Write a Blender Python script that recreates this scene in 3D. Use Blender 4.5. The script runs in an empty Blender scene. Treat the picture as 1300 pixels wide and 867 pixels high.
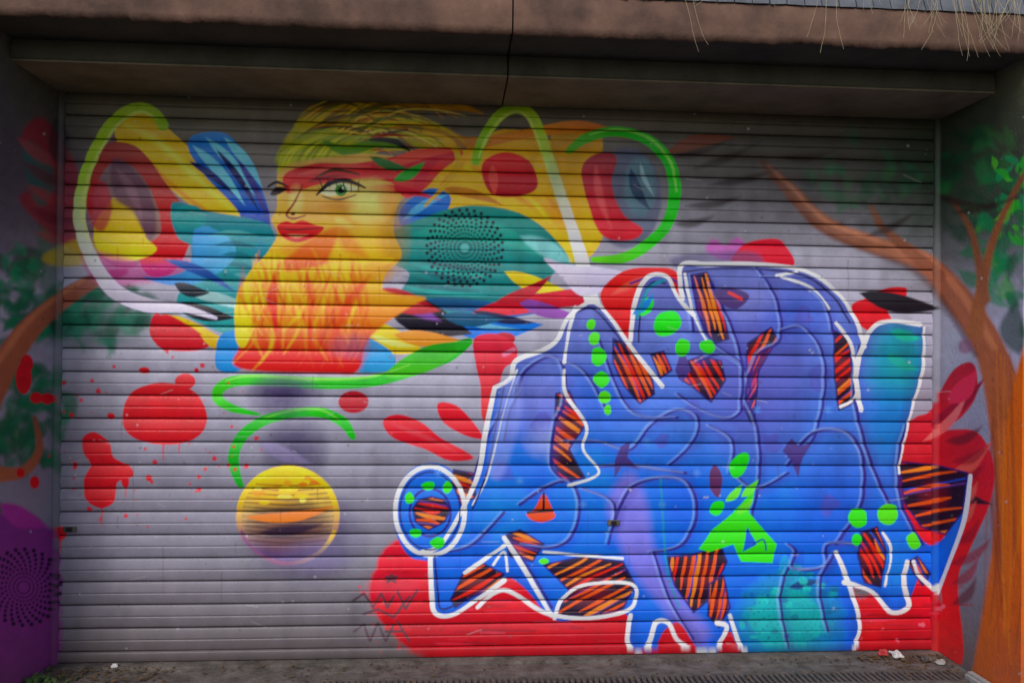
import bpy, math, random, bmesh
import numpy as np
from mathutils import Vector, Matrix
random.seed(4); rng=np.random.default_rng(7)
sc=bpy.context.scene
# ---------------------------------------------------------------- camera
F=1049.0; CAM=np.array([0,-3.83,1.43])
yaw=math.radians(4); pitch=math.radians(0.42); roll=math.radians(0.61)
d=np.array([math.sin(yaw)*math.cos(pitch),math.cos(yaw)*math.cos(pitch),math.sin(pitch)])
r0=np.array([math.cos(yaw),-math.sin(yaw),0.0]); u0=np.cross(r0,d)
r=r0*math.cos(roll)+u0*math.sin(roll); u=np.cross(r,d)
cd=bpy.data.cameras.new("camera"); cam=bpy.data.objects.new("camera",cd); sc.collection.objects.link(cam)
cd.sensor_width=36; cd.lens=F/1300*36; cd.clip_end=2000; cd.clip_start=0.05
M=Matrix.Identity(4)
for i in range(3):
    M[i][0]=r[i];M[i][1]=u[i];M[i][2]=-d[i];M[i][3]=CAM[i]
cam.matrix_world=M; sc.camera=cam
sc.view_settings.view_transform='Standard'; sc.view_settings.look='None'; sc.view_settings.exposure=0

# ---------------------------------------------------------------- mural painter (mural drawn in its own 2-D sheet)
MX,MY=320,120; W,H=1300+2*MX,867+2*MY
def lin(c):
    c=np.asarray(c,dtype=np.float32)/255.0
    return np.where(c<=0.04045,c/12.92,((c+0.055)/1.055)**2.4)
YY,XX=np.mgrid[0:H,0:W].astype(np.float32); XX-=MX; YY-=MY
def vnoise(s,seed,sx=None):
    sx=sx or s
    g=np.random.default_rng(seed).random((int(H/s)+3,int(W/sx)+3)).astype(np.float32)
    y=np.arange(H)/s; x=np.arange(W)/sx
    yi=y.astype(int); xi=x.astype(int); fy=(y-yi)[:,None]; fx=(x-xi)[None,:]
    fy=fy*fy*(3-2*fy); fx=fx*fx*(3-2*fx)
    a=g[yi][:,xi];b=g[yi][:,xi+1];c=g[yi+1][:,xi];e=g[yi+1][:,xi+1]
    return (a*(1-fx)+b*fx)*(1-fy)+(c*(1-fx)+e*fx)*fy
N1=(vnoise(60,1)*.5+vnoise(28,2)*.3+vnoise(12,3)*.2)-.5
N2=(vnoise(14,4)*.5+vnoise(7,5)*.3+vnoise(3,6)*.2)-.5
C=np.zeros((H,W,3),np.float32)
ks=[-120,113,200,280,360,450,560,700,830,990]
cs=[(78,76,62),(88,86,68),(110,104,98),(146,143,154),(168,165,182),(166,163,180),(142,139,156),(124,120,132),(100,92,94),(90,80,76)]  # top rows darker: some overhang shade is painted into the base coat
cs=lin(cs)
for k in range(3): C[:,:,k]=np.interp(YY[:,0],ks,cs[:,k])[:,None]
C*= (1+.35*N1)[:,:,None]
def spl(P,closed=False,n=8):
    P=np.array(P,float)
    m=len(P); out=[]
    for i in range(m if closed else m-1):
        if closed: a,b,c,e=P[(i-1)%m],P[i],P[(i+1)%m],P[(i+2)%m]
        else: a,b,c,e=P[max(i-1,0)],P[i],P[i+1],P[min(i+2,m-1)]
        for t in np.linspace(0,1,n,endpoint=False):
            out.append(.5*((2*b)+(-a+c)*t+(2*a-5*b+4*c-e)*t*t+(-a+3*b-3*c+e)*t**3))
    if not closed: out.append(P[-1])
    return np.array(out)
def box(P,pad):
    x0=int(max(P[:,0].min()-pad+MX,0));x1=int(min(P[:,0].max()+pad+MX+2,W))
    y0=int(max(P[:,1].min()-pad+MY,0));y1=int(min(P[:,1].max()+pad+MY+2,H))
    return x0,x1,y0,y1
def segdist(P,pad,ws=None,closed=False):
    b=box(P,pad); x0,x1,y0,y1=b
    D=np.full((max(y1-y0,0),max(x1-x0,0)),1e3,np.float32); T=np.zeros_like(D)
    m=len(P); nseg=m if closed else m-1
    for i in range(nseg):
        a=P[i]; c=P[(i+1)%m]
        q=np.array([a,c]); sx0,sx1,sy0,sy1=box(q,pad)
        if sx1<=sx0 or sy1<=sy0: continue
        X=XX[sy0:sy1,sx0:sx1]-a[0]; Y=YY[sy0:sy1,sx0:sx1]-a[1]
        e=c-a; L=max(e@e,1e-6); t=np.clip((X*e[0]+Y*e[1])/L,0,1)
        ds=np.hypot(X-t*e[0],Y-t*e[1])
        if ws is not None: ds=ds-(ws[i]*(1-t)+ws[(i+1)%m]*t)
        S=(slice(sy0-y0,sy1-y0),slice(sx0-x0,sx1-x0))
        cur=D[S]; k=ds<cur
        cur[k]=ds[k]; T[S][k]=((i+t)/nseg)[k]
    return b,D,T
def colarr(color,sl,T=None):
    if callable(color): return color(XX[sl],YY[sl])
    c=np.asarray(color,float)
    if c.ndim==2 and T is not None:
        cl=lin(c); xs=np.linspace(0,1,len(cl))
        return np.stack([np.interp(T,xs,cl[:,k]) for k in range(3)],-1)
    return lin(c)
def blend(sl,a,col):
    a=a[...,None]; C[sl]=C[sl]*(1-a)+col*a
def ss(s): return s*.62 if s<=3 else s
def stroke(P,w,color,soft=1.6,alpha=1,closed=False,smooth=True,rough=0,clip=None):
    soft=ss(soft)
    P0=np.array(P,float); Q=spl(P0,closed) if smooth and len(P0)>2 else P0
    w=np.atleast_1d(np.array(w,float))/2
    ws=np.interp(np.linspace(0,1,len(Q)),np.linspace(0,1,len(w)),w) if len(w)>1 else np.full(len(Q),w[0])
    b,D,T=segdist(Q,ws.max()+soft+3+rough,ws,closed); x0,x1,y0,y1=b
    if x1<=x0 or y1<=y0: return
    sl=(slice(y0,y1),slice(x0,x1))
    if rough: D=D+N2[sl]*rough*2
    a=np.clip(.5-D/soft,0,1)*alpha
    if clip is not None: a=a*clip[sl]
    blend(sl,a,colarr(color,sl,T))
def fill(P,color,soft=1.6,alpha=1,smooth=True,rough=0,clip=None,tex=.10):
    soft=ss(soft)
    P0=np.array(P,float); Q=spl(P0,True,6) if smooth else P0
    pad=soft/2+3+rough
    b,D,T=segdist(Q,pad,None,True); x0,x1,y0,y1=b
    if x1<=x0 or y1<=y0: return None
    ins=np.zeros(D.shape,bool); m=len(Q)
    for i in range(m):
        a=Q[i];c=Q[(i+1)%m]
        if a[1]==c[1]: continue
        ylo,yhi=sorted((a[1],c[1]))
        j0=max(int(math.ceil(ylo+MY)),y0); j1=min(int(math.ceil(yhi+MY)),y1)
        if j1<=j0: continue
        ys=np.arange(j0,j1)-MY
        xi=a[0]+(ys-a[1])*(c[0]-a[0])/(c[1]-a[1])
        ins[j0-y0:j1-y0,:]^=(XX[j0:j1,x0:x1]<xi[:,None])
    D=np.minimum(D,pad); sd=np.where(ins,-D,D); sl=(slice(y0,y1),slice(x0,x1))
    if rough: sd=sd+N2[sl]*rough*2
    a=np.clip(.5-sd/soft,0,1)*alpha
    if clip is not None: a=a*clip[sl]
    col=colarr(color,sl)
    if tex: col=col*(1+tex*(N1[sl]*2+N2[sl]))[...,None]
    blend(sl,a,col)
    full=np.zeros((H,W),np.float32); full[sl]=a; return full
def vg(y0,c0,y1,c1):
    a,b=lin(c0),lin(c1)
    return lambda X,Y:(lambda t:a*(1-t)+b*t)(np.clip((Y-y0)/(y1-y0),0,1)[...,None])
def hg(x0,c0,x1,c1,k=0.0):
    a,b=lin(c0),lin(c1)
    return lambda X,Y:(lambda t:a*(1-t)+b*t)(np.clip((X+k*Y-x0)/(x1-x0),0,1)[...,None])
def ell(cx,cy,rx,ry,color,soft=1.6,alpha=1,rot=0,rough=0,clip=None):
    t=np.linspace(0,2*math.pi,24,endpoint=False); c,s=math.cos(rot),math.sin(rot)
    P=np.stack([cx+rx*np.cos(t)*c-ry*np.sin(t)*s,cy+rx*np.cos(t)*s+ry*np.sin(t)*c],-1)
    return fill(P,color,soft,alpha,rough=rough,clip=clip)
def ering(cx,cy,rx,ry,w,color,soft=1.6,a0=0,a1=360,alpha=1,clip=None):
    t=np.radians(np.linspace(a0,a1,26)); stroke(np.stack([cx+rx*np.cos(t),cy+ry*np.sin(t)],-1),w,color,soft,alpha,clip=clip)
def leaf(x0,y0,x1,y1,w,color,bend=0,soft=1.6,alpha=1,clip=None):
    a=np.array([x0,y0],float);b=np.array([x1,y1],float);e=b-a;L=np.hypot(*e);n=np.array([-e[1],e[0]])/L
    up=[];dn=[]
    for t in np.linspace(0,1,9):
        c=a+e*t+n*bend*math.sin(math.pi*t); h=w/2*math.sin(math.pi*t**.8)
        up.append(c+n*h); dn.append(c-n*h)
    fill(up+dn[::-1][1:-1],color,soft,alpha,smooth=False,clip=clip)
def soft(cx,cy,rx,ry,color,alpha=1,power=1.0,clip=None):
    P=np.array([[cx-rx,cy-ry],[cx+rx,cy+ry]]); x0,x1,y0,y1=box(P,0)
    if x1<=x0 or y1<=y0:return
    sl=(slice(y0,y1),slice(x0,x1)); q=((XX[sl]-cx)/rx)**2+((YY[sl]-cy)/ry)**2
    a=np.clip(1-q+N2[sl]*.3*(q>.1),0,1)**power*alpha
    if clip is not None:a=a*clip[sl]
    blend(sl,a,lin(color))
def scat(cx,cy,rx,ry,n,s,cols,alpha=.8,sf=3):
    for _ in range(n):
        a=random.random()*6.28; q=math.sqrt(random.random()); x=cx+rx*q*math.cos(a); y=cy+ry*q*math.sin(a)
        z=s*random.uniform(.4,1.2); b=random.random()*6.28
        leaf(x,y,x+z*math.cos(b),y+z*math.sin(b),z*random.uniform(.3,.6),random.choice(cols),random.uniform(-.2,.2)*z,sf,alpha)
def ell_fast(cx,cy,rr,color,alpha=1):
    P=np.array([[cx,cy]]); x0,x1,y0,y1=box(P,rr+2); sl=(slice(y0,y1),slice(x0,x1))
    if x1<=x0 or y1<=y0:return
    D=np.hypot(XX[sl]-cx,YY[sl]-cy)-rr; blend(sl,np.clip(.5-D/1.2,0,1)*alpha,lin(color))
def dots(cx,cy,R,color,arms=26,rings=9,s=2.6,tw=.16,al=1):
    for j in range(rings):
        q=(j+1.6)/(rings+.6); rr=R*q
        for i in range(arms):
            a=2*math.pi*i/arms+j*tw
            ell_fast(cx+rr*math.cos(a),cy+rr*math.sin(a),s*(.2+.8*q),color,al)
def spl_dots(cx,cy,rx,ry,n,color,a=1,smax=3):
    for _ in range(n):
        t=random.random()*6.28;q=random.random()**.5
        ell_fast(cx+rx*q*math.cos(t),cy+ry*q*math.sin(t),smax*random.random()**2+.5,color,a)

RED=(204,34,48); ORED=(218,62,36); CRI=(176,28,48); GRN=(46,180,46)
BLK=(20,16,26); LAV=(206,198,226); WHT=(242,242,250)
# --- far background foliage, trunks
soft(1080,200,300,130,(52,46,38),.85); soft(1240,240,170,170,(42,60,44),.85); soft(-40,200,170,210,(54,54,66),.8)
soft(560,130,500,60,(76,70,54),.6)  # dark band along the shutter top, overhang shade painted into the colour
soft(60,540,130,160,(120,112,122),.6); soft(40,250,90,120,(74,62,78),.6)
GS=[(26,84,52),(34,104,62),(20,60,42),(44,116,66),(58,110,60)]
scat(1110,225,80,40,34,30,GS,.45,8); scat(1245,235,55,80,60,32,GS,.55,7); scat(1290,330,50,90,44,36,[(30,130,80),(30,110,70),(60,150,60)],.65,5)
scat(1400,350,120,250,120,60,GS,.7,6); scat(-120,450,160,220,140,60,GS,.7,6)
scat(1280,250,24,60,26,22,[(60,170,60),(90,180,60),(40,140,90)],.7,3)
soft(110,405,100,44,(30,84,70),.9); scat(115,400,95,34,70,34,[(24,88,66),(30,104,80),(40,116,92),(20,66,54)],.7,6); scat(45,530,45,70,60,36,[(24,88,60),(34,110,76),(30,90,64)],.75,6)
scat(20,370,40,60,40,30,[(40,130,90),(30,100,70)],.7,5); ell(60,330,14,50,(60,100,80),8,.6)
BR=[(80,50,40),(132,84,66),(158,102,80),(160,98,76),(172,96,64),(190,96,50),(196,96,44)]
stroke([(968,208),(1000,240),(1045,285),(1110,312),(1170,332),(1215,378),(1255,440),(1278,520),(1292,640),(1290,760),(1275,900)],[8,18,22,22,26,36,38,50,56,80,100],BR,5)
stroke([(975,212),(1005,240),(1048,281),(1112,306),(1172,326),(1220,372),(1262,440)],[2,5,6,6,7,10,8],[(150,100,80),(196,134,104),(200,130,100),(206,130,90)],5,.7)
stroke([(1000,252),(1045,294),(1108,322),(1160,344),(1200,388),(1238,450)],[2,5,6,8,10,6],(84,48,42),6,.6)
stroke([(1105,262),(1120,290),(1150,316),(1190,350)],[6,10,14,20],[(110,74,56),(150,92,72)],4)
stroke([(1330,180),(1290,240),(1256,320),(1238,420)],[6,7,10,22],[(100,66,48),(166,100,66)],5)
stroke([(1210,255),(1235,300),(1250,380)],[5,8,14],[(100,64,48),(150,92,66)],5)
stroke([(1400,300),(1330,420),(1305,560),(1300,800),(1310,1000)],[20,40,60,70,100],[(150,80,50),(214,104,44),(206,98,46),(180,90,60)],5)
for k in range(46):
    x=random.uniform(1256,1345); stroke([(x,random.uniform(430,620)),(x+random.uniform(-8,8),random.uniform(620,720)),(x+random.uniform(-14,14),random.uniform(720,860))],[1,random.uniform(2,5),1],random.choice([(226,126,56),(150,70,40),(110,54,46),(176,84,50)]),3.1,.5)
for (a,b,c,e) in [(850,200,930,175),(880,215,965,180),(870,262,940,250),(900,235,985,215),(1180,245,1260,262),(1100,300,1160,270),(1210,270,1290,250),(855,285,905,275),(990,200,1060,192)]:
    leaf(a,b,c,e,10,(44,32,30),4,5,.75)
leaf(845,195,935,176,18,(118,60,40),-6,3,.8)
# left branch
stroke([(-200,700),(-60,560),(10,455),(50,405),(110,362),(160,345)],[70,60,34,26,20,8],[(120,70,50),(140,80,58),(168,96,70),(150,86,70),(120,80,80)],4)
stroke([(-60,540),(5,448),(46,398),(106,356)],[10,9,7,4],(204,130,92),5,.6)
stroke([(0,602),(30,598),(50,570),(44,530)],[20,14,10,5],[(170,100,70),(130,80,60)],4)
fill([(28,170),(55,150),(95,205),(110,260),(118,330),(85,312),(50,285),(24,250),(58,230),(40,200)],(134,44,58),6,.85)
fill([(30,180),(62,200),(70,240),(52,262),(36,235)],(46,92,94),6,.8)
for k in range(5): leaf(22+k*6,175+k*30,95+k*4,215+k*22,14,random.choice([(160,60,70),(96,30,48)]),6,5,.6)
fill([(70,150),(88,170),(82,215),(62,190)],(56,46,52),5,.7)
fill([(60,320),(120,300),(150,320),(100,338),(60,335)],(196,170,60),6,.7)
# --- left emblem
ell(160,250,52,92,hg(110,(112,92,104),210,(146,104,88)),4,.9)
fill([(150,150),(180,140),(230,178),(290,240),(318,272),(300,284),(258,270),(215,238),(178,190),(150,182)],vg(140,(204,174,56),280,(246,190,20)),2.5)
stroke([(160,160),(200,180),(250,226),(306,276)],[2,8,10,2],(250,222,110),8,.7); stroke([(170,186),(215,232),(262,268),(300,282)],[2,5,5,1],(196,110,30),5,.7)
fill([(118,205),(140,182),(178,190),(215,238),(240,272),(245,300),(222,345),(190,350),(178,320),(205,295),(196,250),(172,215),(145,205),(122,240),(118,275),(108,250)],vg(180,(146,60,54),340,(208,34,46)),2.5)
fill([(120,290),(140,258),(150,250),(172,262),(186,300),(200,318),(168,332),(130,325)],vg(250,(180,150,60),330,(236,204,40)),3)
fill([(142,205),(162,208),(190,240),(200,285),(190,305),(170,270),(146,250)],(98,62,80),5,.9)
leaf(150,215,182,282,12,(134,96,110),-4,5,.7)
ell(128,262,15,32,(176,46,58),4,.8)
fill([(105,320),(150,325),(190,335),(240,330),(230,350),(170,362),(125,360)],(184,56,138),8,.7)
# blue feathers & teal
fill([(248,172),(290,172),(318,212),(338,255),(342,290),(318,300),(300,265),(262,225),(240,190)],vg(175,(46,124,200),290,(22,60,164)),2.5)
for (a,b,c,e) in [(245,185,312,262),(262,175,325,250),(285,175,334,240)]:
    leaf(a,b,c,e,13,(116,196,232),-4,2)
leaf(240,205,300,250,9,(14,34,104),-3); leaf(275,190,330,270,8,(14,24,88),-3); leaf(300,200,345,290,9,(60,60,140),-4,3)
fill([(220,258),(262,268),(318,278),(345,290),(352,330),(340,400),(300,425),(258,412),(225,388),(240,350),(252,318),(225,300)],vg(260,(18,128,142),410,(56,154,156)),3)
fill([(205,352),(240,340),(248,290),(275,292),(300,315),(288,340),(250,360),(215,362),(182,352)],hg(180,(36,104,196),300,(84,174,216)),3)
for k in range(7): leaf(265+k*8,300+k*12,330,300+k*16,7,random.choice([(110,190,190),(12,88,110),(20,104,120)]),-4,3,.7)
fill([(218,268),(250,262),(262,285),(230,292)],(34,144,144),3)
leaf(238,372,330,398,14,(164,206,206),-4,3); leaf(210,330,300,372,12,(20,78,160),-6,3)
leaf(222,360,268,372,16,(16,28,44),4); leaf(222,386,300,404,20,BLK,3)
leaf(215,400,300,440,22,(244,192,24),6); leaf(200,395,215,450,22,(194,34,50),5)
fill([(206,400),(235,410),(268,436),(240,446),(200,438)],(200,40,50),3); leaf(255,425,320,450,16,(228,182,34),4)
fill([(278,430),(300,420),(322,440),(305,470),(276,468)],(46,138,210),2)
leaf(330,300,360,420,30,(34,132,154),6,4)
# --- yellow/teal wings behind head
fill([(548,215),(590,190),(640,165),(700,180),(738,225),(760,275),(745,325),(700,335),(640,300),(585,280),(540,262)],vg(170,(206,154,24),320,(244,196,40)),3)
fill([(700,165),(745,160),(765,185),(750,250),(765,300),(735,330),(712,260)],vg(160,(180,130,26),320,(244,192,36)),3)
for k in range(9): leaf(560+k*16,195+k*7+random.uniform(-6,6),640+k*12,240+k*9,10,random.choice([(252,220,90),(206,130,26),(236,160,34)]),-5,5,.6)
stroke([(540,165),(600,182),(660,172),(735,162),(800,175)],[4,14,12,16,4],[(140,104,36),(196,120,36),(210,130,36),(170,54,46)],3)
fill([(612,210),(640,194),(672,206),(682,238),(655,250),(622,245)],vg(195,(208,50,50),250,(166,30,44)),2.5)
leaf(625,210,628,250,12,(230,80,70),0); leaf(560,240,640,262,12,(186,120,26),-4)
fill([(512,262),(545,240),(572,250),(562,275),(530,290),(508,285)],(30,104,188),3); leaf(512,280,572,246,10,(100,184,226),-4,3,.8)
fill([(478,308),(530,280),(590,262),(650,268),(690,290),(722,330),(700,350),(690,385),(640,398),(600,405),(540,420),(500,390),(520,350),(500,335)],vg(265,(18,134,124),400,(12,126,130)),2.5)
leaf(520,300,700,330,30,(60,164,144),-22,6,.6); leaf(660,300,735,350,22,(136,206,206),-6,4,.8); leaf(640,345,725,372,20,(236,204,48),4,2); leaf(540,380,690,396,24,(22,88,156),6,3)
for k in range(10): leaf(500+random.uniform(0,40),330+k*7,600+random.uniform(0,60),345+k*6,7,random.choice([(12,90,96),(60,174,164),(8,68,90)]),3,4,.6)
dots(590,315,48,(10,22,34),32,9,2.25,.13); ell(590,315,5,5,(90,170,170))
fill([(600,398),(640,380),(690,372),(735,368),(748,385),(700,392),(650,400)],(198,30,54),2)
leaf(655,380,735,402,18,(134,70,156),4); leaf(628,385,700,350,16,CRI,6)
leaf(558,405,690,412,34,(34,114,214),8,2); leaf(600,395,680,410,12,(14,22,64),3); leaf(575,400,660,418,8,(116,186,232),5,2)
leaf(485,378,600,424,44,(22,18,36),4,2); leaf(510,385,560,408,14,(128,70,158),0,4); leaf(560,400,640,405,18,(14,82,116),4)
leaf(455,412,540,446,34,(244,200,28),4,2); leaf(500,425,585,432,20,(234,150,28),2); leaf(470,425,530,440,8,(252,234,130),3,3)
fill([(450,438),(466,428),(500,450),(495,470),(452,470)],(60,154,212),2)
leaf(478,368,560,395,28,CRI,4,3); leaf(486,372,545,390,8,(230,90,90),3,3)
# --- head & hair
hair=[((352,205),(372,178),(410,150),(470,130),(540,135),(600,142)),((358,220),(385,190),(430,168),(480,160),(520,165)),((420,160),(470,150),(540,158),(590,178)),((375,175),(395,145),(410,135)),((440,150),(500,128),(560,128),(612,145)),((500,170),(550,185),(590,200),(560,235))]
for i,hh in enumerate(hair):
    stroke(hh,[6,20,14,9,2],[(140,152,40),(192,172,40),(214,160,34),(180,120,36)],4,.9)
for k in range(60):
    x=random.uniform(354,460); y=random.uniform(146,216); L=random.uniform(60,160)
    stroke([(x,y),(x+L*.35,y-L*.22),(x+L*.7,y-L*.24),(x+L,y-L*.1+random.uniform(-14,14))],[1,random.uniform(2,5),2,.6],random.choice([(236,204,70),(90,104,34),(52,46,32),(210,140,34),(174,56,42),(170,190,56),(120,90,34),(246,220,110)]),2.2,.8)
fill([(352,215),(365,185),(405,165),(450,175),(480,200),(460,215),(420,205),(385,215),(360,225)],vg(165,(140,154,36),220,(188,192,52)),4,.85)
for k in range(10): stroke([(356+k*6,216-k),(372+k*7,190-k*1.4),(410+k*8,172)],[1,3,1],random.choice([(210,206,80),(96,120,34),(160,180,50)]),2.4,.7)
stroke([(412,180),(440,192),(480,182),(520,190)],[4,14,12,3],(90,136,40),3); stroke([(470,178),(500,180),(520,192)],[3,8,3],(24,26,28),3)
fill([(353,222),(372,208),(420,200),(470,196),(510,205),(526,235),(505,262),(500,295),(510,325),(488,352),(470,400),(360,420),(310,400),(308,370),(330,335),(352,300),(345,280),(352,262)],vg(210,(206,164,88),400,(240,186,28)),3)
soft(500,300,26,60,(150,106,36),.6)
fill([(362,222),(400,208),(450,208),(500,200),(560,188),(588,195),(560,218),(540,240),(515,252),(495,232),(450,228),(400,236),(366,246)],vg(195,(188,28,52),250,(212,50,60)),3,.95)
leaf(480,215,590,190,14,(234,84,70),-6,3); leaf(455,240,560,255,10,(196,40,54),-6,3); leaf(500,230,540,206,14,(50,154,50),3); leaf(470,200,520,215,12,(50,106,50),3,3); leaf(380,222,470,212,7,(236,110,100),-3,4,.7); leaf(390,232,440,224,5,(110,20,40),-2,3,.8)
stroke([(520,165),(570,180),(580,215),(540,262)],[3,8,8,3],(206,164,28),3)
soft(470,256,36,34,(240,216,128),.8); soft(400,266,24,16,(226,160,96),.6); soft(492,255,14,26,(226,140,60),.5); soft(376,256,12,24,(240,206,130),.7)
leaf(407,246,456,240,16,(224,230,176),-3,2); ell(433,242,7.5,7.5,(64,130,54)); ell(433,242,3.6,4.2,BLK); ell_fast(436,239,1.6,(240,240,230))
stroke([(402,248),(418,234),(440,230),(464,239)],[2,6,6,2],BLK,1.6); stroke([(410,250),(430,254),(452,248)],[1.5,2.5,1.5],(60,30,30)); stroke([(402,226),(425,216),(456,222)],[2,5,2],(80,44,28),2)
for k in range(6): stroke([(410+k*9,240-3*math.sin(k)),(406+k*10,229-2*math.sin(k))],1.4,BLK,1.2)
soft(430,262,26,10,(180,100,50),.5)
leaf(343,248,366,240,10,(36,22,28),-2); stroke([(340,238),(352,232),(366,238)],[2,4,2],BLK)
stroke([(384,236),(374,258),(364,272),(372,278),(388,274)],[2,2.4,3,3,2],(140,60,46),2)
ell(372,272,3,2,(90,30,30),2)
fill([(352,288),(364,281),(373,284),(384,280),(400,286),(412,290),(398,302),(378,308),(360,302)],vg(280,(226,50,44),308,(190,30,44)),2)
stroke([(354,290),(372,292),(392,291),(410,290)],[1,2.4,2.4,1],(100,14,26),1.6); leaf(364,298,392,298,5,(248,150,110),2,2)
soft(378,318,26,10,(200,120,50),.6)
fill([(372,322),(400,300),(430,290),(416,330),(390,360),(352,380),(342,352),(352,336)],vg(290,(224,110,50),380,(212,50,44)),5,.85)
leaf(425,278,450,288,12,(234,198,100),2,4); leaf(430,285,470,330,20,(206,116,46),6,8,.7)
fill([(340,345),(322,400),(304,440),(306,468),(420,474),(455,470),(470,428),(520,390),(540,378),(495,372),(470,352),(500,330),(470,330),(420,335),(370,345)],vg(330,(244,196,36),450,(212,40,36)),4)
fill([(300,380),(318,345),(345,320),(352,350),(330,400),(312,440),(300,430)],(246,200,24),3)
for k in range(120):
    x=random.uniform(306,462); y=random.uniform(315,410); stroke([(x,y),(x+random.uniform(-8,14),y+30),(x+random.uniform(-16,16),y+62)],[1,random.uniform(1.5,7),1],random.choice([(240,120,40),(212,50,40),(250,210,56),(232,86,40),(194,34,50),(252,186,56),(160,30,40)]),3.4,.45)
stroke([(350,345),(346,380),(352,420)],[2,14,2],(214,30,50),4,.8); stroke([(470,350),(440,390),(420,440)],[2,14,2],(228,80,40),5,.8)
ell(480,345,20,15,(190,130,50),10,.6)
# --- lime / white loops
stroke([(208,160),(196,144),(176,138),(150,150),(128,180),(110,222),(102,268),(108,306),(126,344),(150,372),(190,388),(235,392),(275,404)],[14,13,14,14,15,15,16,16,18,20,18,10,4],[(140,180,44),(156,194,48),(166,200,60),(176,210,80),(208,212,184),LAV,LAV,LAV],2)
stroke([(200,152),(180,143),(156,154),(133,184),(114,224),(106,268),(112,304)],[2,4,4,4,4,4,2],(210,230,130),3,.7)
stroke([(604,205),(612,180),(632,150),(655,138),(676,150),(692,190),(708,238),(724,285),(738,330),(752,385),(770,412)],[12,13,14,14,14,14,14,14,17,18,6],[(130,180,40),(146,190,40),(156,196,50),(176,202,80),(214,210,194),WHT,WHT],2)
stroke([(608,200),(616,180),(634,154),(655,143),(672,154),(687,192)],[2,4,4,4,4,2],(210,228,120),3,.6)
fill([(690,328),(720,336),(765,340),(795,350),(760,372),(735,375),(712,352)],LAV,3)
# right ring
ell(795,252,44,64,(88,94,118),5,.85)
fill([(738,215),(760,195),(782,200),(776,235),(790,272),(815,292),(800,305),(765,300),(748,265)],vg(195,(150,52,62),300,(214,46,58)),3); leaf(756,210,776,290,10,(230,100,100),5,4,.6)
ell(812,238,20,38,(88,124,134),6,.8); leaf(800,215,825,268,14,(48,68,94),5,3); leaf(812,208,830,250,6,(156,186,190),3,3,.8)
stroke([(722,192),(745,176),(780,168),(820,178),(848,206),(856,245),(846,285),(820,312),(790,328),(752,330)],[8,13,13,14,15,16,14,14,13,6],[(90,164,50),(50,176,50),(46,188,40),(60,196,40),(110,208,50)],2)
stroke([(748,172),(782,165),(822,176),(850,206),(858,244)],[2,3,4,4,2],(156,232,110),2.5,.7)
# --- green ribbons
stroke([(596,434),(570,450),(525,468),(470,484),(400,486),(320,482),(286,488),(276,504),(296,518),(330,526)],[8,18,18,14,15,14,14,13,10,3],[(32,164,40),GRN,(56,190,50),(76,200,50),GRN],2)
fill([(598,430),(575,434),(540,440),(505,460),(490,478),(530,476),(568,458)],vg(430,(32,154,40),478,(90,200,60)),2)
stroke([(448,554),(436,536),(410,524),(375,524),(335,534),(306,556),(297,585),(306,616)],[8,13,13,12,13,14,14,8],[GRN,(56,190,50),(46,178,50),(32,164,50)],2)
stroke([(520,463),(470,478),(400,481),(320,477),(288,483)],[1,3,4,3,1],(166,236,110),3,.6); stroke([(430,532),(408,520),(375,520),(336,530)],[1,3,4,1],(156,230,110),3,.6)
soft(360,500,54,30,(62,48,94),.95); soft(375,570,50,50,(62,52,92),.85); leaf(330,560,400,590,18,(124,114,150),3,5); soft(450,440,40,20,(120,100,150),.4)
# --- red blobs
fill([(157,526),(166,500),(190,488),(215,486),(246,496),(262,520),(260,545),(240,560),(208,564),(176,558),(160,544)],RED,2); ell(236,484,13,10,RED,2)
fill([(106,556),(122,548),(140,562),(146,580),(166,592),(170,604),(150,612),(146,636),(128,644),(110,632),(108,608),(116,590),(108,574)],RED,2)
for a in [(30,480,10,20),(46,505,8,7),(60,506,9,7),(190,606,4,4),(142,528,5,4),(160,610,5,9),(78,676,7,9),(44,612,6,8),(184,470,7,4),(26,600,5,6),(34,462,8,12),(250,470,3,3),(96,590,3,5)]: ell(*a,RED,2)
for x,y,l in [(130,640,26),(160,612,18),(208,562,22),(78,680,20),(228,560,14)]: stroke([(x,y),(x+.6,y+l)],[2.4,1],RED,1.4,.9,smooth=False)
ell(449,510,19,14,CRI,2); ell(640,430,14,8,CRI,2)
fill([(602,430),(630,424),(654,438),(655,458),(640,468),(632,500),(626,540),(612,530),(610,490),(604,462)],vg(425,(214,46,68),540,(210,66,68)),2); stroke([(640,450),(652,444)],6,(240,120,150),2)
fill([(486,535),(505,526),(535,536),(560,556),(590,572),(600,582),(570,584),(540,570),(500,556)],(212,36,54),2)
fill([(556,512),(580,515),(604,540),(612,556),(590,552),(562,535)],(212,36,54),2)
leaf(498,538,580,574,7,(236,90,96),-2,4,.5)
spl_dots(190,560,150,110,110,RED,.9,3)
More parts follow.
